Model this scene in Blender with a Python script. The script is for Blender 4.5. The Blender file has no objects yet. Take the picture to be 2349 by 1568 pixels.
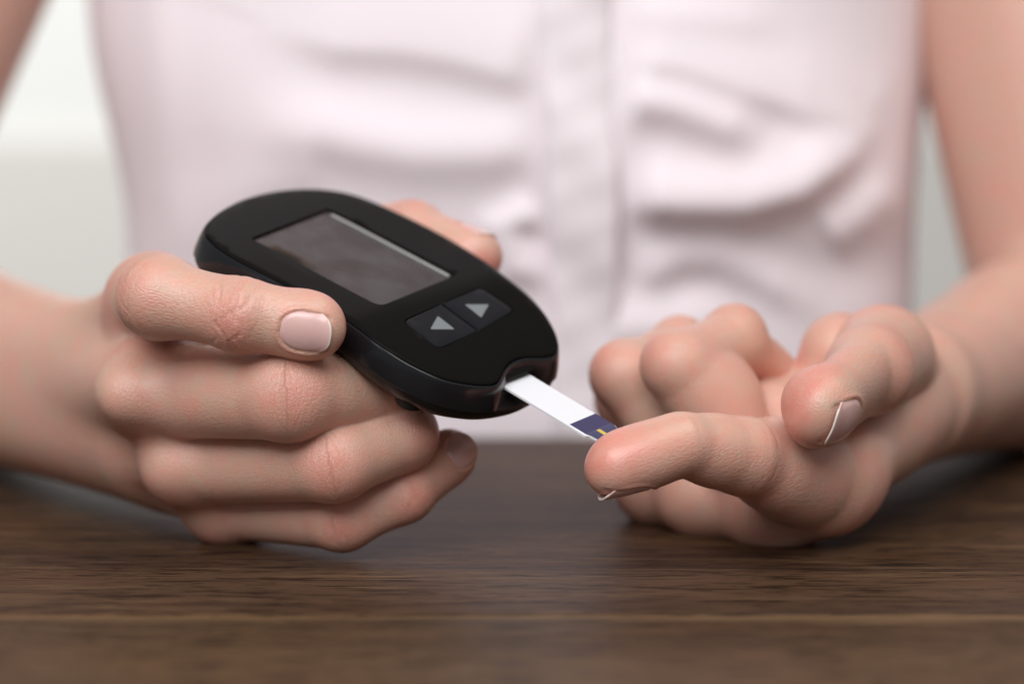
import bpy, math, random, time
import numpy as np
from mathutils import Vector, Matrix
from mathutils.geometry import delaunay_2d_cdt

random.seed(4)
MM = 0.001
sc = bpy.context.scene
T0 = time.time()

# ------------------------------------------------------------------ camera
LENS, SENSOR = 85.0, 36.0
CAM = np.array([0.0, -508.0, 96.0])                  # millimetres; table top is z = 0
FPX = LENS / SENSOR * 2349.0
PITCH = math.atan(527.0 / FPX)
cam = bpy.data.cameras.new('camera')
cam.lens, cam.sensor_width = LENS, SENSOR
cam.clip_start, cam.clip_end = 0.02, 50.0
cam.dof.use_dof = True
cam.dof.focus_distance = 0.504
cam.dof.aperture_fstop = 6.3
cam.dof.aperture_blades = 9
cam_o = bpy.data.objects.new('camera', cam)
cam_o.location = CAM * MM
cam_o.rotation_euler = (math.pi / 2 - PITCH, 0, 0)
sc.collection.objects.link(cam_o)
sc.camera = cam_o
sc.render.resolution_x, sc.render.resolution_y = 1024, 683

# ------------------------------------------------------------------ light
world = bpy.data.worlds.new('World')
sc.world = world
world.use_nodes = True
bg = world.node_tree.nodes['Background']
bg.inputs[0].default_value = (1.0, 0.985, 0.97, 1)
bg.inputs[1].default_value = 0.22


def area(name, loc, target, size, power, col):
    l = bpy.data.lights.new(name, 'AREA')
    l.shape = 'RECTANGLE'
    l.size, l.size_y = size
    l.energy = power
    l.color = col
    o = bpy.data.objects.new(name, l)
    o.location = loc
    d = Vector(target) - Vector(loc)
    o.rotation_euler = d.to_track_quat('-Z', 'Y').to_euler()
    sc.collection.objects.link(o)
    return o


area('window_light', (-0.36, -1.15, 1.16), (0.0, 0.15, 0.06), (1.4, 1.0), 30.5, (0.98, 0.99, 1.0))
area('fill_light', (0.55, -0.30, 1.30), (0.05, 0.1, 0.05), (0.9, 0.9), 6.0, (1.0, 0.97, 0.94))  # added fill from the upper right, no visible fitting
area('wall_fill_light', (-0.75, 1.1, 0.9), (-0.6, 2.4, 0.35), (1.0, 0.8), 19.0, (1.0, 1.0, 0.98))  # unseen lamp added to brighten the wall behind the person
sc.view_settings.view_transform = 'Standard'
sc.view_settings.look = 'None'
sc.view_settings.exposure = 0.0
sc.view_settings.gamma = 1.0
sc.view_settings.use_curve_mapping = False
sc.cycles.use_denoising = True
sc.cycles.max_bounces = 6
sc.cycles.use_adaptive_sampling = True
sc.cycles.adaptive_threshold = 0.02
sc.cycles.sample_clamp_indirect = 4.0

# ------------------------------------------------------------------ helpers
_R = np.array([1.0, 0, 0])
_F = np.array([0, math.cos(PITCH), -math.sin(PITCH)])
_U = np.array([0, math.sin(PITCH), math.cos(PITCH)])


def ray(px, py):
    return _F + _R * (px - 1174.5) / FPX - _U * (py - 784.0) / FPX


def W(px, py, Y):
    """measured point: where a sight line meets depth Y (mm)"""
    d = ray(px, py)
    return CAM + d * (Y - CAM[1]) / d[1]


def nrm(v):
    v = np.asarray(v, float)
    return v / np.linalg.norm(v)


def sstep(a, b, x):
    t = np.clip((x - a) / (b - a), 0, 1)
    return t * t * (3 - 2 * t)


def smin(a, b, k):
    h = np.clip(0.5 + 0.5 * (b - a) / k, 0, 1)
    return b + (a - b) * h - k * h * (1 - h)


def link(o, parent=None):
    sc.collection.objects.link(o)
    if parent is not None:
        o.parent = parent
    return o


def mesh_obj(name, V, Fs, mat, parent=None, smooth=True, scale=MM):
    me = bpy.data.meshes.new(name)
    V = np.asarray(V, float) * scale
    me.from_pydata(V.tolist(), [], [tuple(int(i) for i in f) for f in Fs])
    if smooth:
        me.polygons.foreach_set('use_smooth', [True] * len(me.polygons))
    me.update()
    o = bpy.data.objects.new(name, me)
    if mat:
        me.materials.append(mat)
    return link(o, parent)


def tag(o, label=None, cat=None, group=None, kind=None):
    if label: o['label'] = label
    if cat: o['category'] = cat
    if group: o['group'] = group
    if kind: o['kind'] = kind
    return o


class NT:
    def __init__(self, name):
        self.m = bpy.data.materials.new(name)
        self.m.use_nodes = True
        self.t = self.m.node_tree
        self.b = self.t.nodes['Principled BSDF']

    def n(self, typ, **kw):
        nd = self.t.nodes.new(typ)
        for k, v in kw.items():
            if k.startswith('i_'):
                nd.inputs[k[2:].replace('_', ' ')].default_value = v
            else:
                setattr(nd, k, v)
        return nd

    def l(self, a, b):
        self.t.links.new(a, b)

    def set(self, **kw):
        for k, v in kw.items():
            self.b.inputs[k.replace('_', ' ')].default_value = v
        return self

    def math(self, op, a, b=None, c=None):
        nd = self.n('ShaderNodeMath', operation=op)
        for i, x in enumerate((a, b, c)):
            if x is None: continue
            if isinstance(x, (int, float)): nd.inputs[i].default_value = x
            else: self.l(x, nd.inputs[i])
        return nd.outputs[0]

    def mix(self, fac, a, b, blend='MIX'):
        nd = self.n('ShaderNodeMix', data_type='RGBA', blend_type=blend)
        for i, x in ((0, fac), (6, a), (7, b)):
            if isinstance(x, (int, float)): nd.inputs[i].default_value = x
            elif isinstance(x, tuple): nd.inputs[i].default_value = x
            else: self.l(x, nd.inputs[i])
        return nd.outputs[2]

    def ramp(self, fac, stops):
        nd = self.n('ShaderNodeValToRGB')
        el = nd.color_ramp.elements
        while len(el) < len(stops): el.new(0.5)
        for e, (p, c) in zip(el, stops):
            e.position = p
            e.color = c if len(c) == 4 else (*c, 1)
        self.l(fac, nd.inputs[0])
        return nd.outputs[0]

    def mapping(self, coord, scale=(1, 1, 1), loc=(0, 0, 0), rot=(0, 0, 0)):
        nd = self.n('ShaderNodeMapping')
        nd.inputs['Scale'].default_value = scale
        nd.inputs['Location'].default_value = loc
        nd.inputs['Rotation'].default_value = rot
        self.l(coord, nd.inputs['Vector'])
        return nd.outputs[0]

    def noise(self, vec, scale, detail=3, rough=0.5, dist=0.0):
        nd = self.n('ShaderNodeTexNoise')
        nd.inputs['Scale'].default_value = scale
        nd.inputs['Detail'].default_value = detail
        nd.inputs['Roughness'].default_value = rough
        nd.inputs['Distortion'].default_value = dist
        self.l(vec, nd.inputs['Vector'])
        return nd.outputs['Fac']

    def bump(self, h, strength, dist, prev=None):
        nd = self.n('ShaderNodeBump')
        nd.inputs['Strength'].default_value = strength
        nd.inputs['Distance'].default_value = dist
        self.l(h, nd.inputs['Height'])
        if prev is not None: self.l(prev, nd.inputs['Normal'])
        return nd.outputs[0]


# ------------------------------------------------------------------ materials
def mat_skin():
    k = NT('skin')
    co = k.n('ShaderNodeTexCoord').outputs['Object']
    att = k.n('ShaderNodeAttribute', attribute_name='red').outputs['Fac']
    loc = k.n('ShaderNodeAttribute', attribute_name='finger_co').outputs['Vector']
    wr = k.n('ShaderNodeAttribute', attribute_name='wrinkle').outputs['Fac']
    big = k.noise(co, 75, 4, 0.65)
    mid = k.noise(co, 260, 3, 0.6)
    base = k.mix(k.ramp(big, [(0.32, (0, 0, 0)), (0.68, (1, 1, 1))]), (0.62, 0.415, 0.31, 1), (0.685, 0.375, 0.30, 1))
    base = k.mix(k.math('MULTIPLY', k.math('SUBTRACT', mid, 0.40), 1.9), base, (0.72, 0.335, 0.255, 1))
    redf = k.math('MULTIPLY', att, k.math('ADD', k.math('MULTIPLY', mid, 1.0), 0.55))
    base = k.mix(redf, base, (0.70, 0.245, 0.195, 1))
    k.l(base, k.b.inputs['Base Color'])
    k.set(Roughness=0.42, Subsurface_Weight=0.34, Subsurface_Scale=0.0035)
    k.b.inputs['Subsurface Radius'].default_value = (1.0, 0.36, 0.2)
    k.b.inputs['Specular IOR Level'].default_value = 0.55
    k.b.inputs['Coat Weight'].default_value = 0.05
    k.b.inputs['Coat Roughness'].default_value = 0.22
    # fine skin relief: polygonal lattice, elongated across the finger, plus joint wrinkles
    m1 = k.mapping(loc, (0.42, 1.2, 1.2))
    nz = k.n('ShaderNodeTexNoise'); nz.inputs['Scale'].default_value = 0.35; nz.inputs['Detail'].default_value = 2
    k.l(loc, nz.inputs['Vector'])
    va = k.n('ShaderNodeVectorMath', operation='MULTIPLY_ADD')
    k.l(nz.outputs['Color'], va.inputs[0]); va.inputs[1].default_value = (1.1, 1.1, 1.1); k.l(m1, va.inputs[2])
    vo = k.n('ShaderNodeTexVoronoi', feature='DISTANCE_TO_EDGE'); vo.inputs['Scale'].default_value = 1.15
    k.l(va.outputs[0], vo.inputs['Vector'])
    rf = k.n('ShaderNodeAttribute', attribute_name='relief').outputs['Fac']
    lat = k.math('MULTIPLY', k.math('MINIMUM', vo.outputs['Distance'], 0.22), rf)
    fine = k.noise(va.outputs[0], 3.2, 3, 0.65)
    fine_b = k.math('MULTIPLY', fine, rf)
    n1 = k.bump(lat, 0.26, 0.0009)
    n2 = k.bump(fine_b, 0.30, 0.0005, n1)
    m2 = k.mapping(loc, (1.5, 0.18, 0.18))
    w = k.noise(m2, 1.0, 3, 0.6, 0.6)
    wv = k.math('MULTIPLY', k.math('ABSOLUTE', k.math('SUBTRACT', w, 0.5)), wr)
    n3 = k.bump(wv, 0.5, 0.0012, n2)
    k.l(n3, k.b.inputs['Normal'])
    rr = k.math('ADD', k.math('MULTIPLY', fine, 0.20), 0.20)
    k.l(rr, k.b.inputs['Roughness'])
    return k.m


def mat_nail():
    k = NT('fingernail')
    t = k.n('ShaderNodeAttribute', attribute_name='along').outputs['Fac']
    c = k.ramp(t, [(0.0, (0.69, 0.45, 0.42)), (0.18, (0.69, 0.42, 0.39)), (0.915, (0.71, 0.45, 0.42)),
                   (0.945, (0.78, 0.67, 0.60)), (1.0, (0.82, 0.75, 0.66))])
    co = k.n('ShaderNodeTexCoord').outputs['Object']
    c = k.mix(k.math('MULTIPLY', k.noise(co, 350, 3), 0.35), c, (0.74, 0.50, 0.49, 1))
    k.l(c, k.b.inputs['Base Color'])
    k.set(Roughness=0.34, Subsurface_Weight=0.15, Subsurface_Scale=0.001)
    k.b.inputs['Coat Weight'].default_value = 0.35
    k.b.inputs['Coat Roughness'].default_value = 0.18
    k.l(k.bump(k.noise(co, 700, 2), 0.06, 0.0002), k.b.inputs['Normal'])
    return k.m


def mat_plastic(name, col, rough, spec=0.5, grain=0.0, coat=0.0):
    k = NT(name)
    co = k.n('ShaderNodeTexCoord').outputs['Object']
    sm = k.noise(co, 90, 4, 0.6)
    k.set(Base_Color=(*col, 1))
    k.b.inputs['Specular IOR Level'].default_value = spec
    k.b.inputs['Coat Weight'].default_value = coat
    k.b.inputs['Coat Roughness'].default_value = 0.06
    k.l(k.math('ADD', k.math('MULTIPLY', sm, rough * 0.35), rough * 0.8), k.b.inputs['Roughness'])
    if grain:
        k.l(k.bump(k.noise(co, 4200, 2), grain, 0.00006), k.b.inputs['Normal'])
    return k.m


def mat_wood(name, tint, seed, edge=None):
    k = NT(name)
    co = k.n('ShaderNodeTexCoord').outputs['Object']
    lo = (seed * 3.1, seed * 1.7, 0)
    g1 = k.noise(k.mapping(co, (3.0, 42, 42), lo), 1.0, 5, 0.62, 0.8)       # broad bands along the board
    g2 = k.noise(k.mapping(co, (26, 330, 330), lo), 1.0, 4, 0.65, 0.4)       # fine fibre
    g3 = k.noise(k.mapping(co, (75, 640, 640), lo), 1.0, 2, 0.5)          # pores
    g4 = k.noise(k.mapping(co, (5, 9, 9), lo), 1.0, 3, 0.5)                 # big tone patches
    c = k.ramp(g1, [(0.28, (0.030, 0.0140, 0.0072)), (0.5, (0.078, 0.0375, 0.0165)), (0.74, (0.150, 0.080, 0.037))])
    c = k.mix(k.math('MULTIPLY', g2, 0.55), c, (0.045, 0.024, 0.016, 1))
    c = k.mix(k.math('MULTIPLY', k.ramp(g4, [(0.35, (0, 0, 0)), (0.7, (1, 1, 1))]), 0.55), c, (*tint, 1))
    pore = k.ramp(g3, [(0.39, (1, 1, 1)), (0.46, (0, 0, 0))])
    c = k.mix(k.math('MULTIPLY', pore, 0.78), c, (0.009, 0.005, 0.0035, 1))
    g5 = k.noise(k.mapping(co, (210, 760, 760), lo), 1.0, 1, 0.5)          # short open pores
    c = k.mix(k.math('MULTIPLY', k.ramp(g5, [(0.33, (1, 1, 1)), (0.40, (0, 0, 0))]), 0.6), c, (0.010, 0.0055, 0.0035, 1))
    pale = k.ramp(g2, [(0.56, (0, 0, 0)), (0.70, (1, 1, 1))])
    c = k.mix(k.math('MULTIPLY', pale, 0.7), c, (0.165, 0.098, 0.054, 1))
    if edge is not None:                                                   # varnish rubbed off along the board's edge
        sp = k.n('ShaderNodeSeparateXYZ'); k.l(co, sp.inputs[0])
        dy = k.math('ABSOLUTE', k.math('SUBTRACT', sp.outputs[1], edge * MM))
        wn = k.noise(k.mapping(co, (9, 60, 60)), 1.0, 4, 0.65)
        wearf = k.ramp(k.math('ADD', k.math('MULTIPLY', dy, 48.0), k.math('MULTIPLY', wn, 0.85)), [(0.42, (1, 1, 1)), (0.80, (0, 0, 0))])
        c = k.mix(k.math('MULTIPLY', wearf, 0.75), c, (0.20, 0.120, 0.060, 1))
    k.l(c, k.b.inputs['Base Color'])
    k.l(k.math('ADD', k.math('MULTIPLY', g2, 0.25), 0.34), k.b.inputs['Roughness'])
    k.b.inputs['Specular IOR Level'].default_value = 0.10
    n1 = k.bump(g2, 0.25, 0.0006)
    n2 = k.bump(pore, -0.35, 0.00025, n1)
    k.l(n2, k.b.inputs['Normal'])
    return k.m


def mat_cloth():
    k = NT('blouse_cotton')
    co = k.n('ShaderNodeTexCoord').outputs['Object']
    c = k.mix(k.noise(co, 14, 3), (0.91, 0.805, 0.85, 1), (0.90, 0.83, 0.865, 1))
    k.l(c, k.b.inputs['Base Color'])
    k.set(Roughness=0.8, Sheen_Weight=0.15, Subsurface_Weight=0.12, Subsurface_Scale=0.004)
    k.b.inputs['Subsurface Radius'].default_value = (1.0, 0.7, 0.7)
    k.b.inputs['Specular IOR Level'].default_value = 0.2
    wv = k.noise(k.mapping(co, (1, 1, 1)), 1400, 2)
    k.l(k.bump(wv, 0.2, 0.0004), k.b.inputs['Normal'])
    return k.m


def mat_flat(name, col, rough=0.6, noise_amt=0.1):
    k = NT(name)
    co = k.n('ShaderNodeTexCoord').outputs['Object']
    d = tuple(max(0, x * (1 - noise_amt)) for x in col)
    k.l(k.mix(k.noise(co, 40, 4), (*d, 1), (*col, 1)), k.b.inputs['Base Color'])
    k.set(Roughness=rough)
    return k.m


SKIN, NAIL, CLOTH = mat_skin(), mat_nail(), mat_cloth()
GLOSS = mat_plastic('gloss_black_plastic', (0.0080, 0.0074, 0.0070), 0.12, 0.02)
SATIN = mat_plastic('satin_black_plastic', (0.008, 0.0088, 0.011), 0.17, 0.5, 0.06)
SHELL = mat_plastic('matt_black_shell', (0.010, 0.0095, 0.0095), 0.36, 0.4, 0.2)
PAD = mat_plastic('rubber_button', (0.008, 0.0085, 0.011), 0.5, 0.12, 0.2)
MARK = mat_flat('grey_arrow_print', (0.185, 0.205, 0.21), 0.5, 0.05)
LCD = mat_plastic('display_glass', (0.022, 0.0155, 0.0125), 0.24, 0.36)
LCDGLINT = mat_plastic('display_edge_glint', (0.30, 0.30, 0.30), 0.3, 0.5)  # light grey imitates the highlight along the glass edge
_t = LCD.node_tree
_b = _t.nodes['Principled BSDF']
_tc = _t.nodes.new('ShaderNodeTexCoord'); _nz = _t.nodes.new('ShaderNodeTexNoise'); _mr = _t.nodes.new('ShaderNodeMapRange')
_nz.inputs['Scale'].default_value = 95; _nz.inputs['Detail'].default_value = 2
_mr.inputs['From Min'].default_value = 0.35; _mr.inputs['From Max'].default_value = 0.65
_mr.inputs['To Min'].default_value = 0.10; _mr.inputs['To Max'].default_value = 0.33
_t.links.new(_tc.outputs['Object'], _nz.inputs['Vector']); _t.links.new(_nz.outputs['Fac'], _mr.inputs['Value'])
_t.links.new(_mr.outputs['Result'], _b.inputs['Roughness'])                    # finger-smeared glass
RUBBER = mat_plastic('rubber_foot', (0.012, 0.012, 0.012), 0.6, 0.3, 0.2)
STRIP = mat_flat('strip_white', (0.80, 0.80, 0.83), 0.45, 0.03)
NAVY = mat_flat('strip_navy_print', (0.036, 0.031, 0.105), 0.4, 0.12)
NAVY2 = mat_flat('strip_clear_navy', (0.042, 0.047, 0.118), 0.3, 0.15)
YELLOW = mat_flat('strip_gold', (0.70, 0.53, 0.08), 0.35, 0.25)
LINE = mat_flat('strip_line', (0.13, 0.13, 0.24), 0.4, 0.05)

# ------------------------------------------------------------------ the place: table and wall
def board(name, x0, x1, y0, y1, z1, th, mat, parent, rnd):
    """a table board with slightly eased, uneven long edges"""
    nx = 120
    prof = [(0.0, -th), (0.0, -1.6), (0.35, -0.5), (1.2, 0.0)]
    V, F = [], []
    rr = random.Random(rnd)
    ph = [rr.uniform(0, 6) for _ in range(4)]
    def wob(x, s): return 0.35 * math.sin(x * 0.021 + ph[s]) + 0.25 * math.sin(x * 0.083 + ph[s + 2])
    ring = []
    for i in range(nx + 1):
        x = x0 + (x1 - x0) * i / nx
        row = [(x, y0 + d + wob(x, 0) * (1 if h > -1 else .5), z1 + h) for d, h in prof]
        row += [(x, y0 + (y1 - y0) * t, z1) for t in (0.25, 0.5, 0.75)]
        row += [(x, y1 - d + wob(x, 1) * (1 if h > -1 else .5), z1 + h) for d, h in reversed(prof)]
        ring.append(row)
    m = len(ring[0])
    for row in ring: V += row
    for i in range(nx):
        for j in range(m):
            a = i * m + j; b = i * m + (j + 1) % m
            F.append((a, a + m, b + m, b))
    F.append(list(range(m))); F.append([nx * m + j for j in reversed(range(m))])
    return mesh_obj(name, V, F, mat, parent, smooth=False)


table = bpy.data.objects.new('table', None)
link(table)
tag(table, 'dark brown wooden table of wide boards under both hands', 'table')
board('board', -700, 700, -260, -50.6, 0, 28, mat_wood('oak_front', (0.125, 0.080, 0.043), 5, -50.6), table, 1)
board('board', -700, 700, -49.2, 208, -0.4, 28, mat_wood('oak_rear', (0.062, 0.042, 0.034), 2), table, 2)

wall_m = mat_flat('wall_white_paint', (0.86, 0.86, 0.84), 0.9, 0.03)
dado_m = mat_flat('wall_grey_paint', (0.72, 0.695, 0.665), 0.9, 0.03)
def slab(name, x0, x1, y0, y1, z0, z1, mat):
    V = [(x, y, z) for x in (x0, x1) for y in (y0, y1) for z in (z0, z1)]
    F = [(0, 1, 3, 2), (4, 6, 7, 5), (0, 4, 5, 1), (2, 3, 7, 6), (0, 2, 6, 4), (1, 5, 7, 3)]
    return mesh_obj(name, V, F, mat, None, False)
tag(slab('wall', -4000, 4000, 2400, 2500, 60, 3000, wall_m), 'bright white wall far behind the person', 'wall', kind='structure')
tag(slab('lower_wall', -4000, 4000, 2380, 2499, -1200, 60, dado_m), 'pale grey lower wall far behind the person', 'wall', kind='structure')

# ------------------------------------------------------------------ the person: signed distance body
def cone(P, a, b, ra, rb, fl=None, waist=0.0):
    """round cone; fl = (axis, factor) flattens it along an axis"""
    ba = b - a
    Q = P - a
    if fl is not None:
        ax, f = fl
        Q = Q + np.outer(Q @ ax, ax).astype(P.dtype) * (1 / f - 1)
        ba = ba + ax * (ba @ ax) * (1 / f - 1)
    t = np.clip((Q @ ba) / (ba @ ba), 0, 1)
    d = np.linalg.norm(Q - t[:, None] * ba, axis=1) - (ra + (rb - ra) * t)
    if waist: d = d + waist * np.sin(math.pi * t) ** 2
    return d.astype(np.float32)


def ball(P, c, r, fl=None):
    Q = P - c
    if fl is not None:
        ax, f = fl
        Q = Q + np.outer(Q @ ax, ax).astype(P.dtype) * (1 / f - 1)
    return (np.linalg.norm(Q, axis=1) - r).astype(np.float32)


class Finger:
    def __init__(s, joints, radii, dorsal, nail=(9.0, 11.0), nail_shift=0.0, flat=0.9, extra=(), kroot=5.0, knuckle=0.5, creases=True, straight=False, root=(), squash=None, waist=0.55, kfold=2.4, pextra=()):
        s.J = [np.asarray(j, float) for j in joints]     # root ... tip centre
        s.r = radii
        s.dist = nrm(s.J[-1] - s.J[-2])
        d = np.asarray(dorsal, float)
        s.dorsal = nrm(d - s.dist * (d @ s.dist))
        s.lat = np.cross(s.dist, s.dorsal)
        s.nail, s.nail_shift, s.flat, s.extra, s.kroot = nail, nail_shift, flat, extra, kroot
        s.knuckle = knuckle
        s.creases, s.root, s.waist, s.kfold, s.pextra = creases, root, waist, kfold, pextra
        s.squash = (nrm(squash[0]), squash[1]) if squash is not None else None
        s.bend = []                                       # dorsal side at each inner joint
        for i in range(1, len(s.J) - 1):
            u, v = nrm(s.J[i] - s.J[i - 1]), nrm(s.J[i + 1] - s.J[i])
            o = u - v
            o = nrm(o) if np.linalg.norm(o) > 0.25 and not straight else s.dorsal
            ax = nrm(u + v)
            o = nrm(o - ax * (o @ ax))
            s.bend.append((ax, o))

    def segs(s, P):
        out = []
        n = len(s.J) - 1
        for i in range(n):
            fl = (s.dorsal, s.flat) if i == n - 1 else s.squash
            out.append(cone(P, s.J[i], s.J[i + 1], s.r[i], s.r[i + 1], fl, 0.0 if i == n - 1 else s.waist))
        return out

    def dist_k(s, P):
        sg = s.segs(P)
        far = sg[1]
        for q in sg[2:]: far = smin(far, q, 2.0)
        for i, (ax, o) in enumerate(s.bend):
            if s.knuckle == 0: break
            k = ball(P, s.J[i + 1] + o * s.knuckle, s.r[i + 1] * 0.92 - 0.33 * max(0.0, s.knuckle - 0.9), s.squash if i == 0 else None)
            far = smin(far, k, 2.0)
        # fingertip pad
        far = smin(far, ball(P, s.J[-1] - s.dorsal * 1.0 - s.dist * 2.0, s.r[-1] * 0.98), 2.5)
        for c, r in s.extra: far = smin(far, ball(P, np.asarray(c), r), 4.0)
        px_ = sg[0]
        for c, r in s.pextra: px_ = smin(px_, ball(P, np.asarray(c), r), 5.0)
        d = smin(px_, far, s.kfold)
        for c, r in s.root: d = smin(d, ball(P, np.asarray(c), r), 7.0)
        b = s.J[1] - s.J[0]
        t = ((P - s.J[0]) @ b) / (b @ b)
        k = 0.45 + (s.kroot - 0.45) * (1 - sstep(0.0, 0.4, t)) * sstep(-2, 3, far - sg[0])
        return d, k.astype(np.float32)


def touches(lo, hi, pts, m):
    a, b = np.min(pts, axis=0) - m, np.max(pts, axis=0) + m
    return bool((a <= hi).all() and (b >= lo).all())


class Hand:
    def __init__(s, fingers, palm, arm, fist_k=6.0):
        s.f, s.palm, s.arm, s.k = fingers, palm, arm, fist_k

    def body(s, P, cull=False):
        lo, hi = P.min(0), P.max(0)
        d = None
        for p in s.palm:
            if cull and not touches(lo, hi, p[:2], max(p[2:4]) + 16): continue
            q = cone(P, *p)
            d = q if d is None else smin(d, q, s.k)
        a = None
        for p in s.arm:
            if cull and not touches(lo, hi, p[:2], max(p[2:4]) + 20): continue
            q = cone(P, *p)
            a = q if a is None else smin(a, q, 6.0)
        if d is None and a is None: return np.full(len(P), 30.0, np.float32)
        if d is None or a is None: return d if a is None else a
        return smin(d, a, 12.0)

    def __call__(s, P):
        d = s.body(P, True)
        lo, hi = P.min(0), P.max(0)
        for f in s.f:
            if not touches(lo, hi, f.J, max(f.r) + 18): continue
            q, k = f.dist_k(P)
            d = smin(d, q, k)
        return d


# --- the hand holding the meter (left in the picture)
SQ = ((0.1, 1.0, -0.1), 0.86)                      # fingers pressed together are flatter towards the viewer
A_IDX = Finger([W(352, 690, 44), W(366, 682, 0), W(552, 722, -7), W(718, 749, -9)], [10.0, 8.5, 7.6, 6.9], (0.02, -1, -0.16),
               nail=(9.0, 11.0), flat=0.86, knuckle=0.9)
A_MID = Finger([W(342, 895, 21), W(662, 905, -3), W(888, 892, 13), W(1000, 880, 30)], [10.6, 9.5, 8.6, 6.6], (0.5, -0.3, -0.9),
               root=[(W(293, 902, 12), 6.6)], squash=SQ, knuckle=0.4, waist=0.15)
A_RNG = Finger([W(440, 1054, 25), W(765, 1060, 1), W(925, 998, 11), W(905, 945, 32)], [10.0, 8.2, 7.7, 6.5], (0.9, -0.2, -0.3),
               root=[(W(396, 1066, 19), 6.2)], squash=SQ, knuckle=0, waist=0.1)
A_PNK = Finger([W(525, 1144, 33), W(785, 1184, 11), W(925, 1126, 14), W(1035, 1043, 24)], [9.0, 7.3, 6.8, 5.8], (0.50, -0.72, 0.28),
               nail=(7.8, 8.8), flat=0.88, root=[(W(492, 1160, 30), 5.8)], squash=SQ, knuckle=0, waist=0.1)
A_THB = Finger([W(440, 790, 90), W(690, 570, 82), W(945, 545, 64), W(1085, 585, 54)], [10, 10.0, 8.6, 7.0], (-0.1, 0.35, 0.93), nail=(9.0, 9.0), nail_shift=-1.6, flat=0.9, kroot=12)
a_wr = np.array([-96.0, 86.0, 26.0])
a_el = np.array([-230.0, 252.0, 30.0])
a_sh = np.array([-124.0, 318.0, 318.0])
af = nrm(a_el - a_wr)
A_PALM = [(A_IDX.J[0], a_wr + af * 24 + [4, -6, 6], 10.0, 9.0), (A_MID.J[0], a_wr + af * 24 + [0, -6, 3], 10.2, 9.0),
          (A_RNG.J[0], a_wr + af * 24 + [0, -6, -4], 9.6, 9.0), (A_PNK.J[0], a_wr + af * 24 + [2, -6, -7], 8.8, 9.0),
          (A_THB.J[0], a_wr + [3, 4, 2], 10.0, 9),
          (A_MID.J[0] + [5, 4, 0], A_RNG.J[0] + [3, 4, 0], 8.6, 8.4), (A_RNG.J[0] + [3, 4, 0], A_PNK.J[0] + [2, 3, 0], 8.4, 7.8),
          (A_MID.J[0] + [4, 6, 2], A_IDX.J[0] + [2, 0, -2], 8.8, 9.0)]
am = (A_MID.J[0] + A_RNG.J[0]) / 2
A_ARM = [(am * 0.55 + a_wr * 0.45 + [2, 0, 7], a_wr + af * 105 + [0, 0, 2], 12.0, 26.0), (am * 0.55 + a_wr * 0.45 + [0, 0, -7], a_wr + af * 105 + [0, 0, -2], 12.0, 26.5),
         (a_wr + af * 95, a_el, 26.0, 32.0), (a_el, a_sh, 36.0, 46.0)]
HA = Hand([A_IDX, A_MID, A_RNG, A_PNK, A_THB], A_PALM, A_ARM)

# --- the hand giving its fingertip (right in the picture)
B_IDX = Finger([W(1888, 1094, 25), W(1705, 1046, 2), W(1560, 1018, -9), W(1412, 1073, -13)], [11.4, 8.1, 6.6, 6.5], (-0.10, -0.14, -1.0),
               nail=(9.4, 11.5), nail_shift=0.5, flat=0.92, straight=True, kroot=9, knuckle=0.0, extra=[(W(1492, 1040, -11), 6.2)], waist=-0.6,
               pextra=[(W(1790, 1068, 11), 9.2), (W(1845, 1086, 18), 10.6)])
B_MID = Finger([W(1768, 1146, 34), W(1562, 842, 32), W(1682, 785, 47), W(1760, 850, 60)], [9.8, 8.6, 7.8, 6.8], (0.6, 0.5, 0.6),
               pextra=[(W(1640, 892, 36), 9.2), (W(1668, 940, 36), 8.0)], kfold=0.7, root=[(W(1772, 1166, 30), 6.4)], kroot=7, creases=False, knuckle=2.3)
B_RNG = Finger([W(1622, 1118, 46), W(1440, 862, 48), W(1560, 805, 64), W(1650, 870, 74)], [9.6, 8.1, 7.5, 6.6], (0.6, 0.5, 0.6),
               root=[(W(1625, 1135, 44), 6.2)], kroot=7, creases=False, knuckle=2.0)
B_PNK = Finger([W(1515, 1105, 60), W(1440, 915, 68), W(1520, 860, 82), W(1600, 920, 88)], [9.0, 7.4, 6.8, 5.8], (0.6, 0.5, 0.6), kroot=7, creases=False)
B_THB = Finger([W(2085, 890, 80), W(2026, 818, 52), W(1992, 850, 24), W(1884, 938, -3)], [10.5, 11.4, 9.9, 8.5], (0.90, -0.20, -0.36),
               nail=(11.2, 11.5), nail_shift=0.6, flat=0.78, kroot=14, knuckle=0.8)
b_wr = np.array([99.0, 87.0, 26.0])
b_el = np.array([186.0, 256.0, 28.0])
b_sh = np.array([136.0, 318.0, 318.0])
bf = nrm(b_el - b_wr)
B_PALM = [(B_IDX.J[0], b_wr + bf * 26 + [-4, -8, 3], 9.8, 9.0), (B_MID.J[0], b_wr + bf * 26 + [-12, 6, -2], 9.0, 9.0),
          (B_RNG.J[0], b_wr + bf * 26 + [-13, 8, -2], 8.8, 9.0), (B_PNK.J[0], b_wr + bf * 26 + [-13, 10, -2], 8.4, 9.0),
          (B_THB.J[0], b_wr + bf * 26, 9.0, 9), (W(1935, 1055, 31), W(2052, 935, 64), 10.0, 11.0), (W(1928, 808, 57), b_wr + bf * 20 + [-3, 0, 2], 9.5, 10), (W(1764, 966, 47), b_wr + bf * 26 + [-4, -4, 0], 9.5, 9.0),
          (B_IDX.J[0] + [0, 3, -1], B_MID.J[0] + [0, 2, 0], 8.5, 8.5), (B_MID.J[0] + [0, 2, 0], B_RNG.J[0], 8.2, 8.2), (B_RNG.J[0], B_PNK.J[0], 8.2, 8.0)]
bm = (B_IDX.J[0] + B_RNG.J[0]) / 2
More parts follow.
